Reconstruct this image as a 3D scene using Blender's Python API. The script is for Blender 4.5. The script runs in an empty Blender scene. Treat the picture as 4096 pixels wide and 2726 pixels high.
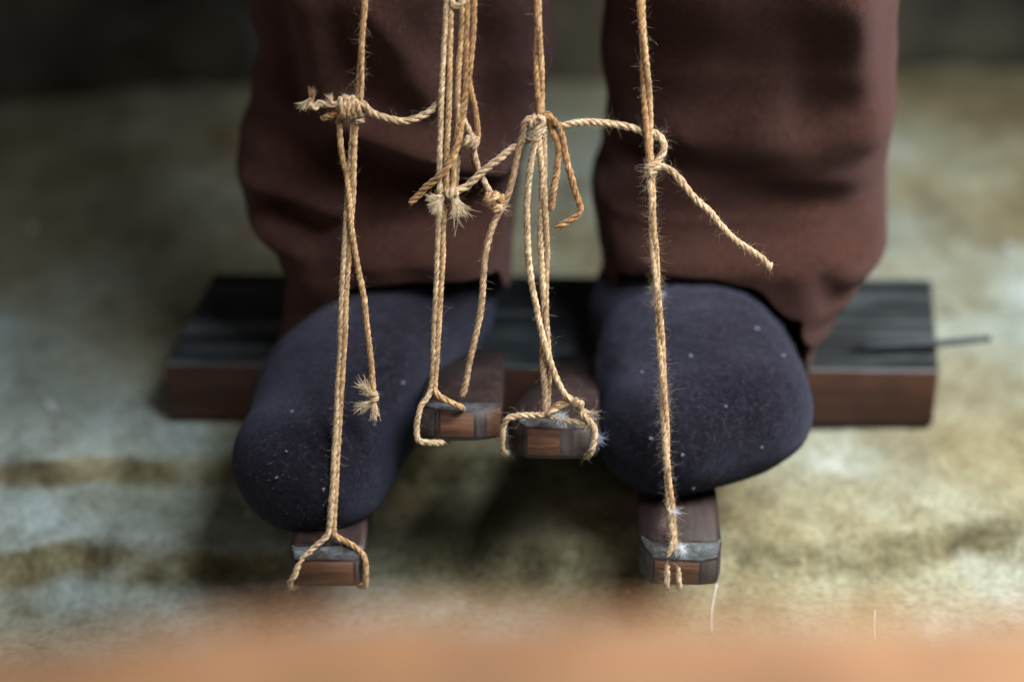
import bpy, bmesh, math, random
from mathutils import Vector, noise, Matrix

random.seed(11)
SC = bpy.context.scene
COL = SC.collection
PI = math.pi

# ------------------------------------------------------------------ camera
FPX = 8561.0                                   # focal length in photo pixels
PITCH = math.radians(30.0)
CAM = Vector((0.0, -0.692, 0.523))
AX = Vector((0, math.cos(PITCH), -math.sin(PITCH)))
UP = Vector((0, math.sin(PITCH), math.cos(PITCH)))
cam = bpy.data.cameras.new('camera')
camo = bpy.data.objects.new('camera', cam)
COL.objects.link(camo)
camo.location = CAM
camo.rotation_euler = (math.radians(90) - PITCH, 0, 0)
cam.sensor_width = 36.0
cam.lens = FPX / 4096 * 36.0
cam.clip_start = 0.02
cam.clip_end = 50
cam.dof.use_dof = True
cam.dof.focus_distance = 0.822
cam.dof.aperture_fstop = 2.9
SC.camera = camo

# ------------------------------------------------------------------ light
world = bpy.data.worlds.new('World')
SC.world = world
world.use_nodes = True
bg = world.node_tree.nodes['Background']
bg.inputs['Color'].default_value = (0.80, 0.86, 1.0, 1)
bg.inputs['Strength'].default_value = 0.055


def area(name, loc, target, size, power, color, spread=180):
    l = bpy.data.lights.new(name, 'AREA')
    l.shape = 'DISK'
    l.size = size
    l.energy = power
    l.color = color
    l.spread = math.radians(spread)
    o = bpy.data.objects.new(name, l)
    o.location = loc
    d = Vector(target) - Vector(loc)
    o.rotation_euler = d.to_track_quat('-Z', 'Y').to_euler()
    COL.objects.link(o)
    return o


area('window_lamp', (0.68, 0.02, 0.74), (0.20, 0.08, 0.03), 0.36, 3.3, (1.0, 0.965, 0.92), 74)
area('overhead_lamp', (0.36, -0.34, 0.92), (0.12, -0.06, 0.03), 0.42, 2.9, (0.90, 0.95, 1.0), 72)
area('added_warm_fill', (-0.55, -0.50, 0.55), (-0.03, 0.08, 0.04), 0.6, 0.34, (1.0, 0.80, 0.62), 100)  # added warm fill for the dim left side of the legs, no visible source

SC.view_settings.view_transform = 'Standard'
SC.view_settings.look = 'None'
SC.view_settings.exposure = 0.0
SC.view_settings.gamma = 1.0
SC.view_settings.use_curve_mapping = False
SC.render.engine = 'CYCLES'
SC.cycles.use_denoising = True
SC.cycles.max_bounces = 6


# ------------------------------------------------------------------ helpers
def ray(px, py):
    return AX + Vector((1, 0, 0)) * ((px - 2048) / FPX) + UP * (-(py - 1363) / FPX)


def at_y(px, py, y):
    d = ray(px, py)
    return CAM + d * ((y - CAM.y) / d.y)


def at_z(px, py, z):
    d = ray(px, py)
    return CAM + d * ((z - CAM.z) / d.z)


CORD_Y0 = -0.016
CORD_LEAN = 0.36                               # the cords lean back towards the lamms above


def cpt(px, py, off=0.0):
    """point in the leaning sheet the cords hang in; off in mm towards the viewer"""
    d = ray(px, py)
    t = (CORD_Y0 + CORD_LEAN * CAM.z - CAM.y) / (d.y - CORD_LEAN * d.z)
    p = CAM + d * t
    return p - d.normalized() * (off * 0.001)


def new_obj(name, mesh, mats, parent=None):
    o = bpy.data.objects.new(name, mesh)
    COL.objects.link(o)
    for m in (mats if isinstance(mats, (list, tuple)) else [mats]):
        mesh.materials.append(m)
    if parent is not None:
        o.parent = parent
        o.matrix_parent_inverse = Matrix.Translation(-parent.location)
    return o


def empty(name, loc):
    o = bpy.data.objects.new(name, None)
    o.location = loc
    o.empty_display_size = 0.01
    COL.objects.link(o)
    return o


def tag(o, label=None, cat=None, group=None, kind=None):
    for k, v in (('label', label), ('category', cat), ('group', group), ('kind', kind)):
        if v:
            o[k] = v
    return o


def smooth(me):
    for p in me.polygons:
        p.use_smooth = True


def mesh_from(name, verts, faces, sm=True):
    me = bpy.data.meshes.new(name)
    me.from_pydata([tuple(v) for v in verts], [], faces)
    me.update()
    if sm:
        smooth(me)
    return me


def lerp(a, b, t):
    return a + (b - a) * t


def interp(xs, ys, x):
    if x <= xs[0]:
        return ys[0]
    for i in range(1, len(xs)):
        if x <= xs[i]:
            t = (x - xs[i - 1]) / (xs[i] - xs[i - 1])
            t = t * t * (3 - 2 * t)
            return lerp(ys[i - 1], ys[i], t)
    return ys[-1]


def sstep(a, b, x):
    t = min(1, max(0, (x - a) / (b - a)))
    return t * t * (3 - 2 * t)


# ------------------------------------------------------------------ materials
class MN:
    def __init__(self, name):
        self.m = bpy.data.materials.new(name)
        self.m.use_nodes = True
        self.nt = self.m.node_tree
        self.bsdf = self.nt.nodes['Principled BSDF']

    def n(self, typ, **kw):
        nd = self.nt.nodes.new(typ)
        for k, v in kw.items():
            setattr(nd, k, v)
        return nd

    def l(self, a, b):
        self.nt.links.new(a, b)

    def noise(self, scale, detail=4, rough=0.55, vec=None, dist=0.0):
        nd = self.n('ShaderNodeTexNoise')
        nd.inputs['Scale'].default_value = scale
        nd.inputs['Detail'].default_value = detail
        nd.inputs['Roughness'].default_value = rough
        nd.inputs['Distortion'].default_value = dist
        if vec is not None:
            self.l(vec, nd.inputs['Vector'])
        return nd

    def ramp(self, src, stops):
        nd = self.n('ShaderNodeValToRGB')
        el = nd.color_ramp.elements
        while len(el) < len(stops):
            el.new(0.5)
        for e, (p, c) in zip(el, stops):
            e.position = p
            e.color = (*c, 1) if len(c) == 3 else c
        self.l(src, nd.inputs['Fac'])
        return nd.outputs['Color']

    def mix(self, fac, a, b, mode='MIX'):
        nd = self.n('ShaderNodeMix', data_type='RGBA', blend_type=mode)
        for s, v in ((nd.inputs[0], fac), (nd.inputs[6], a), (nd.inputs[7], b)):
            if hasattr(v, 'links') or hasattr(v, 'is_output'):
                self.l(v, s)
            elif isinstance(v, (int, float)):
                s.default_value = v
            else:
                s.default_value = (*v, 1)
        return nd.outputs[2]

    def mapping(self, coord='Object', scale=(1, 1, 1), rot=(0, 0, 0)):
        tc = self.n('ShaderNodeTexCoord')
        mp = self.n('ShaderNodeMapping')
        mp.inputs['Scale'].default_value = scale
        mp.inputs['Rotation'].default_value = rot
        self.l(tc.outputs[coord], mp.inputs['Vector'])
        return mp.outputs['Vector']

    def bump(self, height, strength, dist=0.001):
        b = self.n('ShaderNodeBump')
        b.inputs['Strength'].default_value = strength
        b.inputs['Distance'].default_value = dist
        self.l(height, b.inputs['Height'])
        self.l(b.outputs['Normal'], self.bsdf.inputs['Normal'])

    def set(self, **kw):
        for k, v in kw.items():
            i = self.bsdf.inputs[k.replace('_', ' ')]
            if hasattr(v, 'is_output'):
                self.l(v, i)
            else:
                i.default_value = (*v, 1) if isinstance(v, tuple) and len(v) == 3 else v


def mat_twine(name, dark, mid, light):
    k = MN(name)
    uv = k.mapping('UV', (1.0, 1.0, 1.0))
    fib = k.noise(1.0, 5, 0.65, k.mapping('UV', (90, 260, 1)))
    patch = k.noise(1.0, 3, 0.6, k.mapping('Object', (70, 70, 70)))
    c = k.ramp(fib.outputs['Fac'], [(0.30, dark), (0.5, mid), (0.70, light)])
    c2 = k.ramp(patch.outputs['Fac'], [(0.3, (0.72, 0.66, 0.58)), (0.65, (1.12, 1.1, 1.08))])
    fleck = k.noise(620, 3, 0.6, k.mapping('Object'))
    c3 = k.ramp(fleck.outputs['Fac'], [(0.34, (0.55, 0.48, 0.38)), (0.5, (0.95, 0.94, 0.92)), (0.66, (1.25, 1.25, 1.22))])
    k.set(Base_Color=k.mix(1.0, k.mix(1.0, c, c2, 'MULTIPLY'), c3, 'MULTIPLY'), Roughness=0.75)
    k.bsdf.inputs['Specular IOR Level'].default_value = 0.25
    k.bsdf.inputs['Sheen Weight'].default_value = 0.25
    k.bsdf.inputs['Sheen Roughness'].default_value = 0.5
    k.bump(fib.outputs['Fac'], 0.6, 0.0004)
    return k.m


def mat_felt(name, c0, c1, c2, sheen, sheen_tint, scale=260):
    k = MN(name)
    v = k.mapping('Object')
    big = k.noise(26, 4, 0.6, v)
    fine = k.noise(scale, 5, 0.7, v)
    fib = k.noise(scale * 2.2, 3, 0.7, v, 1.5)
    a = k.ramp(fine.outputs['Fac'], [(0.32, c0), (0.52, c1), (0.74, c2)])
    b = k.ramp(big.outputs['Fac'], [(0.3, (0.90, 0.89, 0.88)), (0.7, (1.08, 1.08, 1.09))])
    k.set(Base_Color=k.mix(1.0, a, b, 'MULTIPLY'), Roughness=0.95)
    k.bsdf.inputs['Specular IOR Level'].default_value = 0.08
    k.bsdf.inputs['Sheen Weight'].default_value = sheen
    k.bsdf.inputs['Sheen Roughness'].default_value = 0.45
    k.bsdf.inputs['Sheen Tint'].default_value = (*sheen_tint, 1)
    k.bump(fib.outputs['Fac'], 0.75, 0.0012)
    return k.m


def mat_wood(name, dark, mid, light, grain_axis='Y', rough=0.5, scale=1.0, spec=0.4, coord='Object'):
    k = MN(name)
    s = {'X': (14, 190, 190), 'Y': (190, 14, 190), 'Z': (190, 190, 14)}[grain_axis]
    s = tuple(q * scale for q in s)
    g = k.noise(1.0, 6, 0.65, k.mapping(coord, s), 0.6)
    p = k.noise(1.0, 3, 0.6, k.mapping(coord, (38, 38, 38)))
    c = k.ramp(g.outputs['Fac'], [(0.28, dark), (0.5, mid), (0.72, light)])
    c2 = k.ramp(p.outputs['Fac'], [(0.35, (0.7, 0.68, 0.68)), (0.7, (1.15, 1.12, 1.1))])
    k.set(Base_Color=k.mix(1.0, c, c2, 'MULTIPLY'))
    r = k.n('ShaderNodeMapRange')
    r.inputs['To Min'].default_value = rough - 0.12
    r.inputs['To Max'].default_value = rough + 0.2
    k.l(p.outputs['Fac'], r.inputs['Value'])
    k.set(Roughness=r.outputs['Result'])
    k.bsdf.inputs['Specular IOR Level'].default_value = spec
    k.bump(g.outputs['Fac'], 0.5, 0.0006)
    return k.m


def mat_plain(name, col, rough=0.6, metal=0.0, nscale=300, var=0.25):
    k = MN(name)
    nz = k.noise(nscale, 4, 0.6, k.mapping('Object'))
    lo = tuple(c * (1 - var) for c in col)
    hi = tuple(min(1, c * (1 + var)) for c in col)
    k.set(Base_Color=k.ramp(nz.outputs['Fac'], [(0.3, lo), (0.7, hi)]), Roughness=rough, Metallic=metal)
    k.bump(nz.outputs['Fac'], 0.3, 0.0004)
    return k.m


M_GOLD = mat_twine('golden_twine', (0.11, 0.055, 0.020), (0.34, 0.205, 0.092), (0.70, 0.51, 0.29))
M_PALE = mat_twine('pale_twine', (0.15, 0.090, 0.044), (0.39, 0.275, 0.160), (0.74, 0.62, 0.46))
M_ORNG = mat_twine('amber_twine', (0.09, 0.040, 0.013), (0.26, 0.135, 0.048), (0.55, 0.35, 0.16))
M_BRWN = mat_twine('brown_twine', (0.13, 0.075, 0.036), (0.31, 0.20, 0.105), (0.58, 0.43, 0.27))  # browner strands among the golden and pale ones
M_FUZZ = mat_plain('twine_fuzz', (0.60, 0.47, 0.31), 0.8)
M_FRAY = mat_plain('frayed_fibre', (0.60, 0.46, 0.29), 0.85, 0, 900, 0.35)
M_SLINT = mat_plain('sock_lint', (0.24, 0.27, 0.36), 0.9)
M_TROU = mat_felt('brown_felt', (0.027, 0.0112, 0.0078), (0.041, 0.0178, 0.0130), (0.058, 0.027, 0.0205), 0.16, (0.90, 0.56, 0.56), 420)
M_SOCK = mat_felt('dark_felt', (0.003, 0.0026, 0.004), (0.0078, 0.0066, 0.0108), (0.024, 0.0215, 0.034), 0.13, (0.60, 0.66, 0.98), 430)
M_LINT = mat_plain('white_lint', (0.62, 0.64, 0.66), 0.9)
M_TWOOD = mat_wood('treadle_wood', (0.012, 0.007, 0.007), (0.024, 0.014, 0.013), (0.048, 0.027, 0.023), 'Y', 0.5)
M_TEND = mat_wood('treadle_end_grain', (0.038, 0.016, 0.009), (0.098, 0.043, 0.021), (0.175, 0.082, 0.039), 'X', 0.6, 1.6)
M_TFACET = mat_wood('weathered_facet', (0.022, 0.015, 0.013), (0.045, 0.034, 0.032), (0.085, 0.070, 0.070), 'Z', 0.5)


def mat_dust():
    k = MN('dusty_edge')
    v = k.mapping('Object')
    a = k.noise(190, 5, 0.65, k.mapping('Object', (0.6, 1, 1)))
    b = k.noise(900, 3, 0.6, v)
    c = k.ramp(a.outputs['Fac'], [(0.40, (0.026, 0.019, 0.017)), (0.55, (0.066, 0.076, 0.082)), (0.74, (0.18, 0.225, 0.255))])
    f = k.ramp(b.outputs['Fac'], [(0.3, (0.75, 0.75, 0.75)), (0.7, (1.15, 1.15, 1.15))])
    k.set(Base_Color=k.mix(1.0, c, f, 'MULTIPLY'), Roughness=0.85)
    k.bump(a.outputs['Fac'], 0.6, 0.0006)
    return k.m


M_TDUST = mat_dust()
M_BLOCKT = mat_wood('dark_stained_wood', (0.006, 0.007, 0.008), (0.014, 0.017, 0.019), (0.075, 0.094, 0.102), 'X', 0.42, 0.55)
M_BLOCKF = mat_wood('red_brown_wood', (0.017, 0.006, 0.004), (0.042, 0.015, 0.008), (0.075, 0.030, 0.015), 'X', 0.6, 0.5)
M_PIN = mat_plain('dark_steel', (0.03, 0.035, 0.04), 0.4, 0.8)
M_RAIL = mat_wood('pale_orange_wood', (0.48, 0.235, 0.105), (0.57, 0.30, 0.15), (0.63, 0.36, 0.195), 'X', 0.6, 0.5)


def mat_ground():
    k = MN('mossy_stone')
    v = k.mapping('Object')
    stretched = k.mapping('Object', (1, 0.85, 1))
    big = k.noise(8, 5, 0.6, stretched, 0.5)
    med = k.noise(45, 6, 0.65, stretched, 0.3)
    fine = k.noise(330, 5, 0.7, v)
    base = k.ramp(big.outputs['Fac'], [(0.30, (0.145, 0.133, 0.088)), (0.45, (0.195, 0.193, 0.143)),
                                       (0.56, (0.24, 0.26, 0.22)), (0.70, (0.34, 0.385, 0.40))])
    sp = k.ramp(med.outputs['Fac'], [(0.30, (0.48, 0.44, 0.35)), (0.43, (0.88, 0.87, 0.83)), (0.60, (1.08, 1.12, 1.14))])
    c = k.mix(0.85, base, sp, 'MULTIPLY')
    wide = k.noise(3.4, 3, 0.55, v)
    c = k.mix(1.0, c, k.ramp(wide.outputs['Fac'], [(0.40, (1.06, 0.95, 0.76)), (0.60, (0.95, 1.02, 1.08))]), 'MULTIPLY')
    # moss and ochre earth lodge on the steep little risers
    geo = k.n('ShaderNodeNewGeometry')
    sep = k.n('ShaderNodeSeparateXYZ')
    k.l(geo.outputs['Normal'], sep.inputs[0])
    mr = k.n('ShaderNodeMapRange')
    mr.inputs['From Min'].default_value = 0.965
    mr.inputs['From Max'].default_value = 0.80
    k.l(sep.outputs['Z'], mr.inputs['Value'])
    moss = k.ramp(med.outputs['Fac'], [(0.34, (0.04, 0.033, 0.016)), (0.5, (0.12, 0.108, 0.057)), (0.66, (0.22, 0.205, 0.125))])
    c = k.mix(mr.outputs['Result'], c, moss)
    f2 = k.ramp(fine.outputs['Fac'], [(0.34, (0.52, 0.50, 0.45)), (0.6, (1.12, 1.12, 1.12))])
    c = k.mix(0.8, c, f2, 'MULTIPLY')
    k.set(Base_Color=c, Roughness=0.88)
    k.bsdf.inputs['Specular IOR Level'].default_value = 0.25
    h = k.n('ShaderNodeMath', operation='ADD')
    k.l(med.outputs['Fac'], h.inputs[0])
    k.l(fine.outputs['Fac'], h.inputs[1])
    k.bump(h.outputs[0], 0.7, 0.0022)
    return k.m


M_GROUND = mat_ground()
M_WALL = mat_plain('dark_stone', (0.040, 0.036, 0.024), 0.9, 0, 11, 0.95)  # very dark olive-brown, strongly mottled by noise
M_TWIG = mat_plain('grey_twig_bark', (0.07, 0.075, 0.08), 0.9, 0, 60, 0.4)


# ------------------------------------------------------------------ ground
def ground_z(x, y):
    n1 = noise.noise(Vector((x * 7, y * 9, 3.1)))
    n2 = noise.noise(Vector((x * 26, y * 36, 7.7)))
    n3 = noise.noise(Vector((x * 90, y * 110, 1.3)))
    n4 = noise.noise(Vector((x * 240, y * 260, 5.3)))
    e1 = 0.112 + 0.026 * noise.noise(Vector((x * 6, 4.0, 0))) + 0.010 * noise.noise(Vector((x * 26, y * 20, 0)))
    wv = 1 + 1.6 * max(0, 0.3 + noise.noise(Vector((x * 12, 7.0, 3))))
    e2 = 0.060 + 0.022 * noise.noise(Vector((x * 5, 1.0, 2))) + 0.010 * noise.noise(Vector((x * 28, y * 22, 5)))
    a1 = 0.011 * (1 - 0.9 * sstep(-0.03, 0.06, x))
    z = -a1 * (1 - sstep(e1 - 0.009 * wv, e1 + 0.004, y))
    z -= 0.0130 * (1 - sstep(e2 - 0.013 * wv, e2 + 0.004, y))
    damp = 1 - 0.75 * sstep(0.12, 0.15, y) * (1 - sstep(0.23, 0.27, y))
    z += damp * (0.003 * n1 + 0.0026 * n2 + 0.0019 * n3 + 0.0007 * n4) - 0.0012
    return z


def build_ground():
    xs = [-0.9 + 0.0042 * i for i in range(429)]
    ys = [-0.75 + 0.0042 * i for i in range(380)]
    V = [(x, y, ground_z(x, y)) for y in ys for x in xs]
    nx = len(xs)
    F = [(j * nx + i, j * nx + i + 1, (j + 1) * nx + i + 1, (j + 1) * nx + i)
         for j in range(len(ys) - 1) for i in range(nx - 1)]
    o = new_obj('ground', mesh_from('ground', V, F), M_GROUND)
    tag(o, 'rough mossy grey stone ground under the treadles', 'ground', kind='structure')


build_ground()


def build_back_wall():
    """dark rough wall far behind, only its foot is in the picture"""
    V, F = [], []
    nx, nz = 150, 44
    for j in range(nz):
        for i in range(nx):
            x = -0.9 + 1.8 * i / (nx - 1)
            z = -0.02 + 0.62 * j / (nz - 1)
            base = 0.635 + 0.10 * x
            b = 0.02 * noise.noise(Vector((x * 8, z * 8, 2))) + 0.03 * noise.noise(Vector((x * 3, z * 3, 8)))
            V.append((x, base + b + 0.12 * z - 0.05 * math.exp(-max(z, 0) / 0.02), z))
    for j in range(nz - 1):
        for i in range(nx - 1):
            F.append((j * nx + i, j * nx + i + 1, (j + 1) * nx + i + 1, (j + 1) * nx + i))
    me = mesh_from('back_wall', V, F)
    o = new_obj('stone_wall', me, M_WALL)
    s = o.modifiers.new('thick', 'SOLIDIFY')
    s.thickness = 0.05
    s.offset = 1
    tag(o, 'dark rough wall out of focus along the top edge', 'wall')


build_back_wall()


# ------------------------------------------------------------------ beam behind the feet
def box_mesh(name, corners, bev, mat_of):
    """corners: 4 bottom + 4 top, front-left first, counter-clockwise; bevelled"""
    bm = bmesh.new()
    vs = [bm.verts.new(c) for c in corners]
    for f in ((0, 3, 2, 1), (4, 5, 6, 7), (0, 1, 5, 4), (1, 2, 6, 5), (2, 3, 7, 6), (3, 0, 4, 7)):
        bm.faces.new([vs[i] for i in f])
    bmesh.ops.bevel(bm, geom=bm.edges[:], offset=bev, segments=3, affect='EDGES', profile=0.6)
    bmesh.ops.recalc_face_normals(bm, faces=bm.faces[:])
    for f in bm.faces:
        f.material_index = mat_of(f)
        f.smooth = True
    me = bpy.data.meshes.new(name)
    bm.to_mesh(me)
    bm.free()
    return me


def build_beam():
    top, bot = 0.031, 0.0005
    fl = at_z(652, 1452, top); fr = at_z(3757, 1482, top)
    br = at_z(3728, 1112, top); bl = at_z(852, 1086, top)
    c = []
    for z in (bot, top):
        for p in (fl, fr, br, bl):
            c.append((p.x, p.y, z))
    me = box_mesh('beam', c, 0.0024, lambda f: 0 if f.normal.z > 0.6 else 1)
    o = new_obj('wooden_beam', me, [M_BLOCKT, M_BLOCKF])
    tag(o, 'squared wooden beam with blackened top lying behind both feet', 'beam')
    return fl, fr, br, bl


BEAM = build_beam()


def tube_mesh(name, pts, radii, sides=8, cap=True):
    V, F = [], []
    pts = [Vector(p) for p in pts]
    t0 = (pts[1] - pts[0]).normalized()
    nrm = t0.orthogonal().normalized()
    for i, p in enumerate(pts):
        t = (pts[min(i + 1, len(pts) - 1)] - pts[max(i - 1, 0)]).normalized()
        nrm = (nrm - t * nrm.dot(t)).normalized()
        b = t.cross(nrm)
        r = radii[i] if hasattr(radii, '__len__') else radii
        for k in range(sides):
            a = 2 * PI * k / sides
            V.append(p + nrm * (math.cos(a) * r) + b * (math.sin(a) * r))
    for i in range(len(pts) - 1):
        for k in range(sides):
            k2 = (k + 1) % sides
            F.append((i * sides + k, i * sides + k2, (i + 1) * sides + k2, (i + 1) * sides + k))
    if cap:
        F.append(tuple(range(sides - 1, -1, -1)))
        F.append(tuple((len(pts) - 1) * sides + k for k in range(sides)))
    return mesh_from(name, V, F)


p0 = at_z(3405, 1392, 0.0335); p1 = at_z(3960, 1356, 0.036)
pin = new_obj('metal_pin', tube_mesh('metal_pin', [lerp(p0, p1, i / 8) + Vector((0, 0, 0.0004 * math.sin(i))) for i in range(9)],
                                     [0.0004, 0.0011, 0.0014, 0.0015, 0.0015, 0.0016, 0.0016, 0.0016, 0.0013], 10), M_PIN)
tag(pin, 'thin dark metal pin lying on the beam, sticking out past its right end', 'pin')


# ------------------------------------------------------------------ treadles
def build_treadle(pxl, pxr, pyb, yf, back, thick, label, facets, chamfer, taper=1.0):
    """plank whose cut end faces the viewer: pxl..pxr, bottom edge at pyb, front at depth yf;
    back = (x, y, z) of the middle of the hinged end's underside"""
    a = at_y(pxl, pyb, yf); b = at_y(pxr, pyb, yf)
    w = b.x - a.x
    front = Vector(((a.x + b.x) / 2, yf, a.z))
    back = Vector(back)
    d = (back - front)
    L = d.length
    fdir = d.normalized()
    side = Vector((1, 0, 0)) - fdir * fdir.x
    side.normalize()
    upv = side.cross(fdir).normalized()
    # plan outline in (s, t): s across, t along from the front
    f = facets
    plan = [(-.5, 1), (-.5, f[0]), (-.5 + f[1], 0.03), (-.5 + f[1] * 1.2, 0.0), (-.5 + f[2], 0.0), (-.5 + f[3], 0.05),
            (.5, f[4]), (.5, 1)]
    V = []
    prng = random.Random(int(pxl))
    for lev in range(4):
        for i, (s, t) in enumerate(plan):
            tt = t * 1.0
            along = L if tt == 1 else tt * w
            k = (1, .35, .8, .9, 1.0, .9, .35, 1)[i]
            h = [0.0, 0.0012, thick - chamfer[1] * k, thick][lev]
            if lev == 0 and i in (1, 6):
                h = 0.0006
            inset = 0.0
            if i not in (0, 7):
                if lev == 3:
                    along += chamfer[0] * k
                if lev == 0:
                    along += 0.0012
            ss = s * w * (taper if t == 1 else 1)
            if lev == 0:
                ss *= 0.965
            if lev == 3:
                ss *= 0.975
            along += prng.uniform(-1, 1) * 0.0004 if i not in (0, 7) else 0
            V.append(front + side * ss + fdir * along + upv * h)
    n = len(plan)
    F, MI = [], []
    for lev in range(3):
        for i in range(n):
            j = (i + 1) % n
            F.append((lev * n + i, lev * n + j, (lev + 1) * n + j, (lev + 1) * n + i))
            if lev == 2 and i in (1, 2, 3, 4, 5):
                MI.append(2)
            elif i == 3:
                MI.append(1)
            elif i == 5:
                MI.append(f[5])
            elif i in (1, 2, 4):
                MI.append(3)
            else:
                MI.append(0)
    F.append(tuple(range(3 * n, 4 * n)))
    MI.append(0)
    F.append(tuple(range(n - 1, -1, -1)))
    MI.append(0)
    me = mesh_from('treadle', V, F, False)
    bm = bmesh.new()
    bm.from_mesh(me)
    for fc, mi in zip(bm.faces, MI):
        fc.material_index = mi
    bmesh.ops.recalc_face_normals(bm, faces=bm.faces[:])
    bmesh.ops.bevel(bm, geom=[e for e in bm.edges if e.calc_face_angle(0) > 0.25 and not all(q.material_index == 2 for q in e.link_faces)], offset=0.0006, segments=2, affect='EDGES')
    for fc in bm.faces:
        fc.smooth = True
    bm.to_mesh(me)
    bm.free()
    o = new_obj('treadle', me, [M_TWOOD, M_TEND, M_TDUST, M_TFACET])
    tag(o, label, 'treadle', 'four wooden loom treadles side by side')
    return front, side, fdir, upv, w


T1 = build_treadle(1160, 1456, 2350, -0.010, (-0.073, 0.128, 0.002), 0.0165,
                   'leftmost wooden treadle, low, pressed by the foot pointing outward to the left', (0.16, 0.06, 0.88, 0.95, 0.12, 3), (0.0055, 0.0045))
T2 = build_treadle(1672, 2008, 1764, 0.014, (-0.018, 0.128, 0.028), 0.0150,
                   'raised middle treadle with clean square end, twine round its left side only', (0.06, 0.21, 0.68, 0.82, 0.12, 1), (0.0040, 0.0030), 0.9)
T3 = build_treadle(2014, 2388, 1838, 0.012, (0.030, 0.128, 0.024), 0.0160,
                   'raised middle treadle with fuzzy twine wrapped across its dusty top edge', (0.34, 0.20, 0.60, 0.93, 0.26, 3), (0.0045, 0.0035), 0.5)
T4 = build_treadle(2556, 2884, 2345, -0.010, (0.072, 0.128, 0.002), 0.0170,
                   'rightmost wooden treadle, low, with blue-grey dust along its front edge', (0.30, 0.14, 0.74, 0.95, 0.28, 3), (0.0065, 0.0055))


# ------------------------------------------------------------------ figure: trousers and socks
figure = empty('figure', (0.0, 0.17, 0.03))
tag(figure, 'seated figure in baggy brown felt trousers and dark felt socks, feet on treadles', 'figure')

FOLD_Y = 0.125


def seg_dist(p, a, b):
    ab = (b[0] - a[0], b[1] - a[1])
    t = ((p[0] - a[0]) * ab[0] + (p[1] - a[1]) * ab[1]) / (ab[0] ** 2 + ab[1] ** 2)
    t = max(0, min(1, t))
    return math.hypot(p[0] - a[0] - ab[0] * t, p[1] - a[1] - ab[1] * t)


def build_leg(rows, ry_rows, hem, folds, yc, seed):
    rw = []
    for (l, r, py) in rows:
        a = at_y(l, py, yc); b = at_y(r, py, yc)
        rw.append((a.z, a.x, b.x))
    rw.sort()
    zs = [q[0] for q in rw]
    xl = [q[1] for q in rw]
    xr = [q[2] for q in rw]
    rr = sorted((at_y(2048, py, yc - v).z, v) for py, v in ry_rows)
    rzs = [q[0] for q in rr]
    rvs = [q[1] for q in rr]
    hm = [(px, py) for px, py in hem]
    fl = []
    for (a, b, amp, sg) in folds:
        pa = at_y(a[0], a[1], FOLD_Y); pb = at_y(b[0], b[1], FOLD_Y)
        fl.append(((pa.x, pa.z), (pb.x, pb.z), amp, sg))
    NT, NV = 200, 200
    ztop = 0.56
    hx0 = at_y(hm[0][0], hm[0][1], yc); hx1 = at_y(hm[-1][0], hm[-1][1], yc)
    xc_h, rx_h = (hx0.x + hx1.x) / 2, (hx1.x - hx0.x) / 2
    hems = []
    for px, py in hm:
        x0 = at_y(px, py, yc).x
        s = max(-1, min(1, (x0 - xc_h) / rx_h))
        y = yc - rvs[0] * (1 - abs(s) ** (2 / 0.66)) ** 0.33
        p = at_y(px, py, y)
        hems.append((p.x, p.z))
    hx = [q[0] for q in hems]
    hz = [q[1] for q in hems]

    def bottom(x, front):
        z = interp(hx, hz, x)
        if not front:
            t = (x - hx[0]) / (hx[-1] - hx[0])
            z = lerp(hz[0], hz[-1], max(0, min(1, t))) - 0.004
        return z

    V, F = [], []
    for j in range(NV + 1):
        v = (j / NV) ** 1.6
        for i in range(NT):
            th = 2 * PI * i / NT
            c, s = math.cos(th), math.sin(th)
            # superellipse keeps cloth sides fuller
            e = lerp(0.66, 0.86, min(1.0, v * 5))
            cc = math.copysign(abs(c) ** e, c)
            ss = math.copysign(abs(s) ** e, s)
            zb = bottom(xc_h + rx_h * cc, s < 0)
            z = lerp(zb, ztop, v)
            x0 = interp(zs, xl, z); x1 = interp(zs, xr, z)
            xc, rx = (x0 + x1) / 2, (x1 - x0) / 2
            ry = interp(rzs, rvs, z)
            x = xc + rx * cc
            y = yc + (ry if s < 0 else 0.052) * ss
            # cloth folds, only where the cloth faces the viewer
            fr = max(0, -s) ** 0.5
            d = 0
            for (a, b, amp, sg) in fl:
                q = seg_dist((x, z), a, b)
                d += amp * math.exp(-q * q / (2 * sg * sg))
            d += 0.0018 * noise.noise(Vector((x * 18, z * 22, seed))) + 0.0003 * noise.noise(Vector((x * 75, z * 85, seed + 3)))
            edge = 0.0016 * noise.noise(Vector((th * 2.2, seed * 3.0, v * 6)))
            n = Vector((c * 0.5, s, 0)).normalized()
            out = d * (0.25 + 0.75 * fr) + edge
            V.append(Vector((x, y, z)) + n * out + Vector((0, 0, 0.0004 * noise.noise(Vector((th * 20, seed, 0))) if j == 0 else 0)))
    for j in range(NV):
        for i in range(NT):
            i2 = (i + 1) % NT
            F.append((j * NT + i, j * NT + i2, (j + 1) * NT + i2, (j + 1) * NT + i))
    # the knee: above the picture the leg bends back into the thigh
    z0, R = 0.235, 0.07
    for q in V:
        if q.z > z0:
            t = q.z - z0
            ph = min(t / R, PI / 2)
            ex = max(0.0, t - R * PI / 2)
            dy = q.y - yc
            q.y = yc + R * (1 - math.cos(ph)) + dy * math.cos(ph) + ex
            q.z = z0 + R * math.sin(ph) - dy * math.sin(ph)
    me = mesh_from('trouser_leg', V, F)
    o = new_obj('trouser_leg', me, M_TROU, figure)
    so = o.modifiers.new('cloth', 'SOLIDIFY')
    so.thickness = 0.0026
    so.offset = -1
    return o


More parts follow.
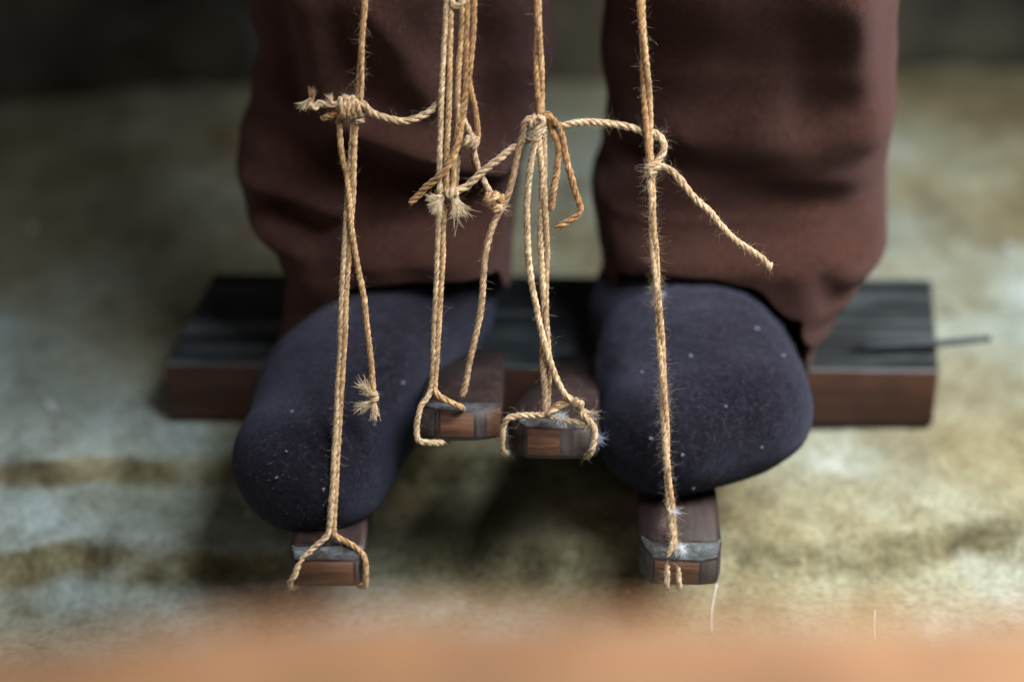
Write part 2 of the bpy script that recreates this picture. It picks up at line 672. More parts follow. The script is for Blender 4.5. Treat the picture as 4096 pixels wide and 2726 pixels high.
leg_rows_L = [(1020, 2210, -1500), (1015, 2210, -200), (1010, 2208, 0), (1042, 2222, 150), (1000, 2180, 350), (958, 2110, 520), (950, 2085, 650),
              (990, 2065, 780), (1105, 2052, 900), (1178, 2046, 1030), (1145, 2044, 1130), (1127, 2043, 1340)]
leg_rows_R = [(2440, 3585, -1500), (2435, 3582, -200), (2428, 3582, 0), (2408, 3582, 200), (2432, 3575, 400), (2400, 3550, 600), (2368, 3545, 750),
              (2385, 3545, 870), (2405, 3440, 1000), (2425, 3345, 1110), (2430, 3250, 1250), (2430, 3185, 1390)]
ry_L = [(-400, 0.070), (0, 0.061), (300, 0.049), (430, 0.047), (700, 0.048), (800, 0.041), (850, 0.042), (1080, 0.059), (1340, 0.060)]
ry_R = [(-400, 0.073), (0, 0.064), (300, 0.050), (430, 0.046), (600, 0.050), (720, 0.047), (840, 0.041), (890, 0.043), (1120, 0.060), (1400, 0.060)]
hem_L = [(1127, 1345), (1142, 1315), (1252, 1205), (1443, 1142), (1738, 1130), (1964, 1080), (2043, 1045)]
hem_R = [(2430, 1112), (2510, 1104), (2608, 1104), (2750, 1120), (2850, 1148), (3035, 1266), (3125, 1345), (3180, 1388)]
folds_L = [((1400, 470), (1950, 690), 0.012, 0.0060), ((1400, 640), (1880, 780), -0.010, 0.0065), ((1080, 600), (1330, 700), -0.011, 0.010),
           ((1000, 800), (1400, 835), 0.006, 0.0042), ((1130, 890), (1270, 980), -0.009, 0.0075),
           ((1200, 0), (1330, 360), 0.008, 0.008), ((1130, 40), (1150, 420), -0.008, 0.0055),
           ((1480, 0), (1740, 400), 0.006, 0.006), ((1330, 80), (1470, 420), -0.003, 0.006),
           ((1060, 800), (1330, 830), 0.003, 0.003), ((1050, 480), (1020, 640), 0.003, 0.005),
           ((1350, 850), (1500, 1000), 0.003, 0.006), ((1600, 900), (1900, 1060), 0.003, 0.007),
           ((1900, 50), (1960, 450), -0.007, 0.010)]
folds_R = [((3400, 0), (3480, 520), 0.008, 0.0085), ((3080, 0), (3180, 420), -0.005, 0.015),
           ((2480, 640), (3300, 820), -0.004, 0.007), ((2440, 620), (2720, 540), 0.003, 0.005),
           ((2410, 780), (2600, 640), -0.006, 0.005), ((2480, 760), (2470, 860), 0.004, 0.006),
           ((2700, 480), (3100, 430), 0.003, 0.007), ((3270, 1050), (3320, 1150), -0.003, 0.005),
           ((2600, 880), (3250, 930), 0.003, 0.008), ((3100, 200), (3050, 500), 0.003, 0.008)]
build_leg(leg_rows_L, ry_L, hem_L, folds_L, 0.17, 1.0)
build_leg(leg_rows_R, ry_R, hem_R, folds_R, 0.17, 5.0)


def sd_cone(p, a, b, ra, rb):
    ab = b - a
    t = max(0, min(1, (p - a).dot(ab) / ab.length_squared))
    return (p - a - ab * t).length - lerp(ra, rb, t)


def smin(a, b, k):
    h = max(0, min(1, 0.5 + 0.5 * (b - a) / k))
    return lerp(b, a, h) - k * h * (1 - h)


def build_sock(cones, centre, sole, seed):
    zs = 0.86                                  # socks are a little flatter than round
    S = Vector((1, 1, 1 / zs))
    C = Vector(centre)
    cs = [(Vector(a) * 1.0, Vector(b) * 1.0, ra, rb) for a, b, ra, rb in cones]
    for c in cs:
        for q in (c[0], c[1]):
            q.z /= zs
    Cs = Vector((C.x, C.y, C.z / zs))

    def sdf(p):
        d = sd_cone(p, *cs[0])
        for c in cs[1:]:
            d = smin(d, sd_cone(p, *c), 0.016)
        return d

    bm = bmesh.new()
    bmesh.ops.create_icosphere(bm, subdivisions=6, radius=1)
    for v in bm.verts:
        dr = v.co.normalized()
        lo, hi = 0.0, 0.2
        r = 0.0
        # march outward then bisect
        step = 0.004
        r = 0.008
        while r < 0.2 and sdf(Cs + dr * r) < 0:
            r += step
        lo, hi = r - step, r
        for _ in range(10):
            m = (lo + hi) / 2
            if sdf(Cs + dr * m) < 0:
                lo = m
            else:
                hi = m
        q = Cs + dr * lo
        q.z *= zs
        n = 0.0016 * noise.noise(Vector((q.x * 38, q.y * 38, q.z * 38 + seed))) + 0.0006 * noise.noise(Vector((q.x * 130, q.y * 130, q.z * 130 + seed)))
        q += dr * n
        sl = sole(q.x, q.y)
        if q.z < sl + 0.006:                    # soft flattening onto what the foot rests on
            t = q.z - sl
            q.z = sl + max(0.0, 0.006 * math.exp((t - 0.006) / 0.006))
        v.co = q
    for f in bm.faces:
        f.smooth = True
    me = bpy.data.meshes.new('sock')
    bm.to_mesh(me)
    bm.free()
    o = new_obj('sock', me, M_SOCK, figure)
    # short felt fibres standing off the surface
    rng = random.Random(seed)
    V, F = [], []
    polys = [p for p in me.polygons if p.center.y < 0.15]
    for _ in range(9000):
        p = rng.choice(polys)
        n = p.normal
        c = p.center + Vector((rng.uniform(-1, 1), rng.uniform(-1, 1), rng.uniform(-1, 1))) * 0.0008
        t = Vector((rng.uniform(-1, 1), rng.uniform(-1, 1), rng.uniform(-1, 1)))
        t = (t - n * t.dot(n)).normalized()
        ln = rng.uniform(0.0008, 0.0022)
        a = c - n * 0.0002
        m = c + t * ln * 0.5 + n * rng.uniform(0.0002, 0.0007)
        e = c + t * ln + n * rng.uniform(0.0, 0.0009)
        s = n.cross(t) * 0.00007
        k = len(V)
        V += [a - s, a + s, m + s, m - s, e]
        F += [(k, k + 1, k + 2, k + 3), (k + 3, k + 2, k + 4)]
    fz = new_obj('felt_fibres', mesh_from('felt_fibres', V, F), M_SOCKF, o)
    fz.matrix_parent_inverse = Matrix.Identity(4)
    fz['kind'] = 'stuff'
    SOCKS.append(o)
    return o


M_SOCKF = mat_plain('sock_fibres', (0.036, 0.034, 0.052), 0.9, 0, 500, 0.5)


SOCKS = []


def sole_fn(x, y):
    return 0.0195 + 0.013 * sstep(0.12, 0.14, y)


build_sock([((-.080, .035, .048), (-.070, .080, .051), .0335, .0335),
            ((-.070, .080, .051), (-.046, .150, .056), .0335, .0335),
            ((-.046, .150, .056), (-.034, .195, .066), .0335, .034),
            ((-.042, .175, .070), (-.038, .190, .150), .033, .033)], (-.060, .105, .052), sole_fn, 3)
build_sock([((.066, .052, .052), (.072, .090, .050), .0315, .035),
            ((.094, .062, .056), (.085, .100, .052), .0305, .036),
            ((.078, .092, .051), (.072, .150, .055), .0375, .0335),
            ((.073, .150, .055), (.082, .195, .066), .0335, .033),
            ((.082, .178, .070), (.086, .190, .150), .031, .032)], (.078, .100, .052), sole_fn, 8)


# ------------------------------------------------------------------ twine
def resample(pts, step):
    pts = [Vector(p) for p in pts]
    if len(pts) == 2:
        pts = [pts[0], pts[0].lerp(pts[1], .5), pts[1]]
    P = [2 * pts[0] - pts[1]] + pts + [2 * pts[-1] - pts[-2]]
    dense = []
    for i in range(1, len(P) - 2):
        a, b, c, d = P[i - 1], P[i], P[i + 1], P[i + 2]
        n = max(4, int((c - b).length / step * 2))
        for k in range(n):
            t = k / n
            dense.append(0.5 * ((2 * b) + (c - a) * t + (2 * a - 5 * b + 4 * c - d) * t * t + (3 * b - a - 3 * c + d) * t ** 3))
    dense.append(pts[-1])
    out = [dense[0]]
    acc = 0
    for i in range(1, len(dense)):
        seg = dense[i] - dense[i - 1]
        L = seg.length
        while acc + L >= step:
            f = (step - acc) / L
            q = dense[i - 1] + seg * f
            out.append(q)
            dense[i - 1] = q
            seg = dense[i] - q
            L = seg.length
            acc = 0
        acc += L
    if (out[-1] - dense[-1]).length > step * 0.3:
        out.append(dense[-1])
    return out


def frames(pts):
    T = [(pts[min(i + 1, len(pts) - 1)] - pts[max(i - 1, 0)]).normalized() for i in range(len(pts))]
    n = T[0].orthogonal().normalized()
    N = []
    for t in T:
        n = (n - t * n.dot(t)).normalized()
        N.append(n)
    return T, N


class Twine:
    """collects plies of one strand: geometry with UVs (length, around)"""

    def __init__(self):
        self.V, self.F, self.UV = [], [], []

    def ply(self, pts, radii, sides, u0, v0):
        T, N = frames(pts)
        base = len(self.V)
        s = u0
        us = []
        for i, p in enumerate(pts):
            if i:
                s += (p - pts[i - 1]).length
            us.append(s)
            b = T[i].cross(N[i])
            for k in range(sides):
                a = 2 * PI * k / sides
                self.V.append(p + (N[i] * math.cos(a) + b * math.sin(a)) * radii[i])
        for i in range(len(pts) - 1):
            for k in range(sides):
                k2 = (k + 1) % sides
                self.F.append((base + i * sides + k, base + i * sides + k2, base + (i + 1) * sides + k2, base + (i + 1) * sides + k))
                va, vb = v0 + k * 0.004, v0 + (k + 1) * 0.004
                self.UV += [(us[i] * 4, va), (us[i] * 4, vb), (us[i + 1] * 4, vb), (us[i + 1] * 4, va)]
        self.F.append(tuple(base + k for k in range(sides - 1, -1, -1)))
        self.UV += [(us[0], v0)] * sides
        e = base + (len(pts) - 1) * sides
        self.F.append(tuple(e + k for k in range(sides)))
        self.UV += [(us[-1], v0)] * sides

    def rope(self, path, r, rng, pitch=0.0092, plies=3, step=0.00075, hand=1):
        pts = resample(path, step)
        T, N = frames(pts)
        ph = rng.uniform(0, 6.28)
        wob = rng.uniform(0, 100)
        tw = 0.0
        cent = [[] for _ in range(plies)]
        rad = [[] for _ in range(plies)]
        n = len(pts)
        for i, p in enumerate(pts):
            s = i * step
            loc = 1 + 0.22 * noise.noise(Vector((s * 60, wob, 0)))
            tw += hand * 2 * PI * step / (pitch * (1 + 0.55 * noise.noise(Vector((s * 45, wob, 9)))))
            b = T[i].cross(N[i])
            drift = (N[i] * noise.noise(Vector((s * 50, wob, 3))) + b * noise.noise(Vector((s * 50, wob, 5)))) * r * 0.22
            end = min(1, 0.55 + min(i, n - 1 - i) * 0.15)
            for k in range(plies):
                a = ph + tw + 2 * PI * k / plies
                cent[k].append(p + drift + (N[i] * math.cos(a) + b * math.sin(a)) * r * 0.45 * loc)
                rad[k].append(r * 0.61 * end * (1 + 0.20 * noise.noise(Vector((s * 130, wob + 7 * k, 1)))))
        for k in range(plies):
            self.ply(cent[k], rad[k], 7, rng.uniform(0, 5), rng.uniform(0, 5))
        return pts

    def mesh(self, name):
        me = mesh_from(name, self.V, self.F)
        uv = me.uv_layers.new(name='UVMap')
        flat = [c for q in self.UV for c in q]
        uv.data.foreach_set('uv', flat)
        return me


def fuzz_mesh(paths, r, density, rng, lmin=0.0014, lmax=0.0058, rad=0.000024):
    V, F = [], []
    for path in paths:
        pts = resample(path, 0.001)
        T, N = frames(pts)
        for i in range(1, len(pts) - 1):
            c = density * (0.35 + 1.3 * max(0, 0.5 + noise.noise(Vector((pts[i].x * 60, pts[i].z * 60, 4)))))
            k = int(c) + (1 if rng.random() < c % 1 else 0)
            for _ in range(k):
                b = T[i].cross(N[i])
                a = rng.uniform(0, 2 * PI)
                out = N[i] * math.cos(a) + b * math.sin(a)
                L = rng.uniform(lmin, lmax) * (1.6 if rng.random() < 0.08 else 1)
                d = (out * rng.uniform(.2, .8) + T[i] * rng.uniform(-1, 1)).normalized()
                p = pts[i] + out * r * 0.7
                cur = Vector((rng.uniform(-1, 1), rng.uniform(-1, 1), rng.uniform(-1, 1))) * rng.uniform(0.6, 2.4)
                hair(V, F, p, d, L, cur, rad, 5)
    return V, F


def hair(V, F, p, d, L, curl, rad, seg=4):
    b0 = len(V)
    q = p.copy()
    d = d.copy()
    for s in range(seg + 1):
        o = d.orthogonal().normalized()
        e = d.cross(o)
        w = rad * (1 - 0.75 * s / seg)
        for k in range(3):
            a = 2 * PI * k / 3
            V.append(q + (o * math.cos(a) + e * math.sin(a)) * w)
        q = q + d * (L / seg)
        d = (d + curl * (1.4 / seg)).normalized()
    for s in range(seg):
        for k in range(3):
            k2 = (k + 1) % 3
            F.append((b0 + s * 3 + k, b0 + s * 3 + k2, b0 + (s + 1) * 3 + k2, b0 + (s + 1) * 3 + k))


def tuft(parent, px, py, off, tipx, tipy, n, spread, rng, mat, name='frayed_end', rad=0.00011, curl=0.6, lvar=0.5):
    a = cpt(px, py, off)
    b = cpt(tipx, tipy, off)
    d0 = b - a
    V, F = [], []
    for _ in range(n):
        d = (d0.normalized() + Vector((rng.uniform(-1, 1), rng.uniform(-1, 1), rng.uniform(-1, 1))) * spread).normalized()
        p = a + Vector((rng.uniform(-1, 1), rng.uniform(-1, 1), rng.uniform(-1, 1))) * 0.0009
        hair(V, F, p, d, d0.length * rng.uniform(1 - lvar, 1.1),
             Vector((rng.uniform(-1, 1), rng.uniform(-1, 1), rng.uniform(-1, 1))) * curl, rad, 6)
    o = new_obj(name, mesh_from(name, V, F), mat, parent)
    return o


R1 = 0.00122
CORDS = {}


def cord(name_key, label, cat, loc_px):
    e = empty('hanging_twine', cpt(*loc_px))
    tag(e, label, cat, 'twine cords tied to the treadles')
    CORDS[name_key] = (e, [], random.Random(sum(map(ord, name_key))))
    return e


def strand(key, pts, mat=None, r=R1, name='strand', hand=1, pitch=0.0092, fuzz=1.0):
    e, paths, rng = CORDS[key]
    path = [cpt(*p) if not isinstance(p, Vector) else p for p in pts]
    tw = Twine()
    tw.rope(path, r, rng, pitch=pitch, hand=hand)
    o = new_obj(name, tw.mesh(name), mat or M_GOLD, e)
    paths.append((path, r, fuzz))
    return o


def pair(key, pts, sep, mat=None, mat2=None, turns=2.0, r=R1, fuzz=1.0):
    """two strands running down side by side, slowly winding round each other"""
    n = 0
    path = resample([cpt(*p) for p in pts], 0.006)
    m = len(path)
    out = []
    for sgn, mt in ((1, mat), (-1, mat2 or mat)):
        q = []
        for i, p in enumerate(path):
            a = turns * PI * i / (m - 1)
            sx = math.cos(a) * 0.35 + 0.75 if turns else 1
            vy = math.sin(a) * 0.9 if turns else 0
            q.append(p + Vector((sgn * sep * sx, sgn * sep * vy * 0.8, 0)))
        strand(key, q, mt, r, fuzz=fuzz)
        out.append(q)
    return out


def coil(key, a, b, rad, turns, off, mat, r=R1, name='knot', squash=0.7):
    """wraps of twine round the line a-b (pixel ends), radius in px"""
    pa, pb = cpt(a[0], a[1], off), cpt(b[0], b[1], off)
    ax = (pb - pa).normalized()
    u = ax.cross(Vector((0, 1, 0))).normalized()
    w = ax.cross(u).normalized()
    R = rad * 0.0000965
    pts = []
    n = int(turns * 10)
    e, paths, rng = CORDS[key]
    ph = rng.uniform(0, 6)
    for i in range(n + 1):
        t = i / n
        th = ph + 2 * PI * turns * t
        j = 1 + 0.12 * math.sin(5 * t * PI + ph)
        pts.append(pa.lerp(pb, t) + (u * math.cos(th) + w * math.sin(th) * squash) * R * j)
    return strand(key, pts, mat, r, name=name, fuzz=1.4)


def finish(key, density):
    e, paths, rng = CORDS[key]
    V, F = [], []
    for path, r, fz in paths:
        v, f = fuzz_mesh([path], r, density * fz, rng)
        k = len(V)
        V += v
        F += [tuple(i + k for i in q) for q in f]
    if V:
        o = new_obj('fuzz', mesh_from('fuzz', V, F), M_FUZZ, e)
        o['kind'] = 'stuff'


# ---- left cord
cord('A', 'leftmost hanging twine cord, forked round the left treadle, with frayed knot', 'cord', (1320, 2130))
pair('A', [(1462, -160), (1459, 0), (1449, 150), (1441, 320), (1434, 430)], 0.0006, M_GOLD, M_ORNG, 2, 0.00092)
strand('A', [(1436, 420, 1), (1424, 500, 1), (1416, 600, 1), (1412, 775, 0.5), (1402, 900), (1396, 1000), (1384, 1210), (1370, 1465), (1356, 1700), (1342, 1950),
             (1334, 2110), (1345, 2145), (1378, 2162), (1424, 2190), (1452, 2218, 1), (1463, 2262, 1), (1461, 2322, 0), (1452, 2344, -4), (1425, 2334, -14)], M_GOLD, fuzz=.5)
strand('A', [(1428, 420), (1412, 500), (1405, 600), (1392, 775), (1383, 900), (1376, 1006), (1366, 1210), (1356, 1465), (1344, 1700, .5), (1330, 1950, 1),
             (1316, 2110, 1), (1303, 2145, 1), (1258, 2186, 1.5), (1204, 2240, 2), (1178, 2300, 2), (1160, 2328, 0), (1170, 2348, -4), (1196, 2336, -14)], M_PALE, fuzz=.5)
strand('A', [(1368, 440, -1), (1360, 480), (1360, 555), (1370, 635), (1387, 700), (1396, 790, 1.5), (1402, 880, 1.8), (1412, 950, 1.5), (1420, 1000, 1), (1434, 1083), (1454, 1185),
             (1469, 1312), (1485, 1465), (1491, 1545), (1494, 1580)], M_GOLD, fuzz=.5)
coil('A', (1494, 1570), (1497, 1606), 14, 1.6, 1, M_PALE, 0.001)
tuft('A' and CORDS['A'][0], 1490, 1585, 1, 1432, 1515, 70, .33, CORDS['A'][2], M_FRAY, rad=.00013)
tuft(CORDS['A'][0], 1492, 1605, 1, 1415, 1640, 60, .16, CORDS['A'][2], M_FRAY, rad=.00015)
tuft(CORDS['A'][0], 1494, 1605, 1, 1502, 1680, 70, .2, CORDS['A'][2], M_FRAY, rad=.00016)
strand('A', [(1432, 405, 2), (1386, 405, 3), (1341, 418, 3), (1303, 420, 3), (1278, 414, 3), (1262, 430, 4), (1246, 430, 5), (1240, 416, 5), (1246, 400, 5)], M_PALE, fuzz=.8)
tuft(CORDS['A'][0], 1246, 405, 5, 1252, 352, 70, .16, CORDS['A'][2], M_ORNG, rad=.00018, curl=.4)
tuft(CORDS['A'][0], 1246, 398, 5, 1195, 440, 40, .22, CORDS['A'][2], M_FRAY, rad=.00014, curl=.6)
tuft(CORDS['A'][0], 1322, 408, 4, 1312, 378, 60, .5, CORDS['A'][2], M_FRAY, rad=.00012)
strand('A', [(1286, 468, 0), (1296, 478, 1), (1306, 464, 1), (1322, 464, 1), (1354, 450, 1), (1405, 448, 1)], M_ORNG, fuzz=.8)
coil('A', (1358, 425), (1422, 425), 34, 4.3, 2, M_PALE)
coil('A', (1372, 440), (1440, 440), 26, 3.2, 3, M_GOLD)
coil('A', (1436, 415), (1430, 486), 22, 2.6, 1, M_PALE)
strand('A', [(1425, 430, 4), (1450, 415, 4), (1475, 440, 3), (1503, 458, 2), (1560, 476, 1), (1623, 483, 0), (1692, 461, -1), (1738, 427, -2), (1761, 398, -4), (1785, 370, -6)], M_PALE, r=.00138, fuzz=.8)
finish('A', 1.5)

# ---- bundle of cords over the raised treadle with the square end
cord('B', 'thick bundle of many twine strands narrowing to the square-ended middle treadle', 'cord', (1735, 1560))
strand('B', [(1790, -160), (1786, 0), (1777, 150), (1771, 300), (1766, 400), (1763, 500), (1758, 600), (1757, 700), (1760, 790), (1757, 850), (1752, 904), (1746, 1108), (1738, 1312),
             (1733, 1465), (1727, 1545), (1707, 1593, 1), (1685, 1620, 1.5), (1676, 1651, 1.5), (1669, 1695, 1.5), (1667, 1735, 1.5), (1674, 1760, .5), (1710, 1769, -1), (1750, 1770, -4), (1800, 1762, -12)], M_PALE, fuzz=.3)
strand('B', [(1808, -160), (1805, 0), (1801, 150), (1798, 300), (1794, 420), (1792, 520), (1788, 620), (1786, 720), (1786, 800), (1780, 850), (1774, 904), (1766, 1108), (1754, 1312),
             (1744, 1465), (1738, 1550), (1750, 1577, 1), (1774, 1595, 1), (1807, 1611), (1841, 1627, -1), (1856, 1637, -4)], M_GOLD, fuzz=.3)
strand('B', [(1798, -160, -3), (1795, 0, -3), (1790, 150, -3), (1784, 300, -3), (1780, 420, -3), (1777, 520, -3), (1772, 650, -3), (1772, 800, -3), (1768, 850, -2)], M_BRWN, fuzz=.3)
strand('B', [(1855, -160), (1851, 0), (1848, 100), (1842, 200), (1832, 300), (1828, 400), (1834, 480), (1826, 560), (1816, 650), (1812, 740), (1807, 830), (1803, 868)], M_GOLD, fuzz=.3)
strand('B', [(1868, -160), (1868, 0), (1866, 100), (1866, 200), (1864, 300), (1858, 400), (1848, 480), (1838, 545, 1), (1818, 610, 2), (1792, 660, 3), (1760, 702, 3), (1737, 724, 2),
             (1700, 752, 1), (1678, 775), (1639, 814)], M_ORNG, r=.0014, fuzz=.3)
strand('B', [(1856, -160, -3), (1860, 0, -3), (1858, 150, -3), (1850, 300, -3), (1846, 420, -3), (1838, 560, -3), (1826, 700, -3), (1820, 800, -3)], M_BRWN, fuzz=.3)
strand('B', [(1898, -160), (1895, 0), (1895, 90), (1890, 170), (1880, 260), (1878, 320), (1886, 370), (1899, 425), (1907, 485), (1910, 540), (1902, 578)], M_ORNG, fuzz=.3)
strand('B', [(1866, 330, -1), (1852, 420), (1850, 455), (1860, 488), (1876, 520), (1885, 545), (1895, 600), (1907, 654), (1920, 690), (1939, 732), (1959, 768), (1975, 800)], M_PALE, fuzz=.5)
strand('B', [(1902, 570, -1), (1893, 610, -2), (1900, 670, -2), (1918, 705, -2)], M_ORNG, r=.0011, fuzz=.3)
strand('B', [(1795, -40, -1), (1815, 22, 1), (1848, 8, 1), (1870, -30, 0)], M_PALE, fuzz=.3)
coil('B', (1868, 556), (1906, 580), 22, 2.4, 1, M_PALE, 0.0012)
coil('B', (1945, 786), (2000, 815), 26, 2.2, 0, M_ORNG, 0.0013)
coil('B', (1960, 778), (1985, 838), 24, 1.6, 1, M_GOLD, 0.0013)
coil('B', (1760, 792), (1830, 796), 24, 2.0, 0, M_GOLD)
coil('B', (1790, 770), (1822, 785), 20, 1.8, 4, M_PALE)
tuft(CORDS['B'][0], 1770, 788, 4, 1712, 836, 150, .30, CORDS['B'][2], M_FRAY, rad=.00013, curl=.9)
tuft(CORDS['B'][0], 1768, 790, 4, 1742, 860, 130, .22, CORDS['B'][2], M_FRAY, rad=.00013, curl=.6)
tuft(CORDS['B'][0], 1768, 788, 4, 1700, 795, 60, .2, CORDS['B'][2], M_FRAY, rad=.00013, curl=.8)
tuft(CORDS['B'][0], 1815, 786, 4, 1832, 870, 150, .20, CORDS['B'][2], M_FRAY, rad=.00012, curl=.6)
tuft(CORDS['B'][0], 1818, 786, 4, 1880, 882, 26, .16, CORDS['B'][2], M_FRAY, rad=.00012, curl=.6)
tuft(CORDS['B'][0], 1818, 830, 4, 1822, 945, 9, .18, CORDS['B'][2], M_FRAY, rad=.0001, curl=1.0)
tuft(CORDS['B'][0], 1990, 830, 2, 2052, 838, 10, .16, CORDS['B'][2], M_FRAY, rad=.0001, curl=.6)
finish('B', 1.5)

# ---- cord over the fuzzy raised treadle
cord('C', 'central cord with knot, loose twine ends and fuzzy wraps round raised treadle', 'cord', (2185, 1650))
pair('C', [(2149, -160), (2150, 0), (2152, 153), (2156, 306), (2160, 440), (2164, 500)], 0.00088, M_GOLD, M_ORNG, 3, 0.00122, fuzz=.35)
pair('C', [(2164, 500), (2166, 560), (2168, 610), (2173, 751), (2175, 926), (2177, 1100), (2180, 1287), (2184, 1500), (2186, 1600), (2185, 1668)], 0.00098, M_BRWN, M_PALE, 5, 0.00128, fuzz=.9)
strand('C', [(2160, 480, 2), (2166, 516, 3), (2141, 568, 3), (2127, 628, 2), (2117, 698, 2), (2113, 751, 2), (2108, 821, 2), (2108, 891, 2), (2111, 950, 2), (2115, 1029, 2),
             (2126, 1143, 2), (2143, 1230, 2), (2166, 1327, 3), (2195, 1430, 3), (2223, 1505, 3), (2258, 1574, 3), (2292, 1603, 3), (2332, 1660, 3), (2365, 1695, 3),
             (2379, 1725, 3), (2374, 1769, 3), (2362, 1808, 1.5), (2345, 1824, -6), (2320, 1815, -16)], M_PALE, r=.00132, fuzz=.9)
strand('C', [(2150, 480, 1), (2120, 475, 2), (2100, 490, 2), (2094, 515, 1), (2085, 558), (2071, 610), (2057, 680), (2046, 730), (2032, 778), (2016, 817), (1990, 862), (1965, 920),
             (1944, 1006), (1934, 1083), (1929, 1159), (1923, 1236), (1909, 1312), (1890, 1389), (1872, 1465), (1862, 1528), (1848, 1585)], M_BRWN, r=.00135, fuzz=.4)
strand('C', [(1800, 788, 5), (1788, 775, 5), (1800, 765, 4), (1821, 763, 3), (1860, 747, 2), (1908, 706, 2), (1955, 667, 2), (2003, 632, 1), (2051, 596, -1), (2099, 571, -2), (2118, 556, -1),
             (2140, 535, 2), (2155, 520, 3)], M_PALE, r=.00142, fuzz=.6)
strand('C', [(2170, 505, 2), (2172, 470, 2), (2184, 455, 2), (2198, 458, 2), (2200, 480, 2), (2204, 516), (2225, 558), (2236, 598), (2232, 645), (2228, 698), (2218, 751), (2211, 790), (2203, 842)], M_ORNG, r=.00138, fuzz=.3)
strand('C', [(2175, 470, 3), (2200, 470, 3), (2218, 486, 2), (2239, 514), (2252, 558), (2260, 610), (2271, 663), (2285, 709), (2296, 751), (2310, 793), (2321, 828), (2312, 856),
             (2289, 874), (2260, 892), (2222, 916)], M_ORNG, r=.00128, fuzz=.4)
strand('C', [(2150, 495, 3), (2162, 470, 4), (2172, 492, 4), (2150, 520, 4), (2130, 550, 3), (2112, 552, 2)], M_PALE, fuzz=1)
coil('C', (2122, 488), (2170, 488), 22, 2.6, 1, M_PALE)
coil('C', (2155, 500), (2160, 545), 20, 1.5, 1, M_PALE)
# wraps on the treadle end
strand('C', [(2175, 1655, 2), (2150, 1660, 2), (2107, 1660, 2), (2053, 1664, 2), (2026, 1678, 2), (2014, 1706, 1), (2009, 1750, 1), (2007, 1775, 0), (2012, 1805, -4), (2032, 1812, -14)], M_PALE, fuzz=2.2)
strand('C', [(2185, 1662, 2), (2215, 1668, 2), (2268, 1680, 2), (2321, 1688, 2), (2356, 1700, 2)], M_PALE, r=.0011, fuzz=3)
strand('C', [(2190, 1668, 2), (2200, 1645, 2), (2226, 1622, 2), (2262, 1607, 2), (2290, 1606, 2)], M_ORNG, r=.0013, fuzz=1)
strand('C', [(2192, 1664, 3), (2206, 1650, 3), (2232, 1630, 2), (2266, 1615, 2), (2292, 1611, 2)], M_PALE, r=.0012, fuzz=1)
coil('C', (2292, 1604), (2330, 1628), 14, 2.0, 4, M_PALE, .0011)
tuft(CORDS['C'][0], 2230, 1666, 2, 2285, 1668, 160, .9, CORDS['C'][2], M_LINT, 'lint', rad=.00006, curl=2.2)
tuft(CORDS['C'][0], 2330, 1640, 2, 2400, 1700, 70, .45, CORDS['C'][2], M_FUZZ, 'lint', rad=.00007, curl=1.4)
tuft(CORDS['C'][0], 2384, 1740, 0, 2408, 1790, 150, .8, CORDS['C'][2], M_SLINT, 'lint', rad=.00006, curl=2.2)
finish('C', 1.7)

# ---- right cord
cord('D', 'rightmost hanging fuzzy twine cord, its foot knotted to the dusty right treadle', 'cord', (2690, 2200))
pair('D', [(2562, -160), (2563, 0), (2572, 150), (2581, 300), (2587, 402), (2593, 504), (2597, 606), (2602, 680)], 0.00092, M_GOLD, M_ORNG, 3, 0.00122, fuzz=.5)
pair('D', [(2602, 670), (2604, 734), (2609, 810), (2611, 912), (2619, 1014), (2624, 1090), (2632, 1200), (2641, 1350), (2651, 1500), (2657, 1628), (2664, 1755), (2670, 1883),
           (2683, 2042), (2695, 2170), (2699, 2190)], 0.00058, M_GOLD, M_PALE, 9, 0.00118, fuzz=2.6)
strand('D', [(2690, 2165, 1), (2676, 2215, 1), (2669, 2262, 1.5), (2667, 2338, 1), (2668, 2350, -4), (2668, 2334, -14)], M_PALE, fuzz=2)
strand('D', [(2698, 2170, 1), (2706, 2215, 1), (2712, 2265, 1.5), (2716, 2338, 1), (2716, 2350, -4), (2716, 2334, -14)], M_PALE, fuzz=2.2)
coil('D', (2598, 655), (2606, 705), 19, 2.0, 1, M_PALE, fuzz if False else .0011)
strand('D', [(2205, 500, -1), (2225, 503, -1), (2260, 502), (2296, 491), (2348, 488), (2400, 491), (2453, 497), (2514, 508), (2570, 524, -2.5), (2612, 529, -2), (2645, 552, -1), (2657, 586), (2648, 618),
             (2628, 645), (2614, 672, 1.5), (2600, 690, 2.5), (2612, 700, 2.5)], M_PALE, r=.00142, fuzz=2.0)
strand('D', [(2608, 690, 2), (2628, 668, 2), (2652, 668, 1), (2688, 688), (2718, 718), (2749, 759), (2785, 800), (2836, 846), (2887, 907), (2938, 958), (3014, 1009), (3055, 1040), (3080, 1072)], M_PALE,
       r=.00142, fuzz=1.2)
coil('D', (3068, 1056), (3084, 1072), 12, 1.4, 0, M_PALE, .0009)
tuft(CORDS['D'][0], 2715, 2195, 3, 2755, 2212, 220, 1.3, CORDS['D'][2], M_LINT, 'lint', rad=.00005, curl=2.4)
tuft(CORDS['D'][0], 2690, 2050, 2, 2745, 2030, 60, 1.4, CORDS['D'][2], M_LINT, 'lint', rad=.00004, curl=2.4)
tuft(CORDS['D'][0], 2640, 1180, 2, 2660, 1150, 12, .6, CORDS['D'][2], M_LINT, 'lint', rad=.00007, curl=1.2)
finish('D', 2.4)


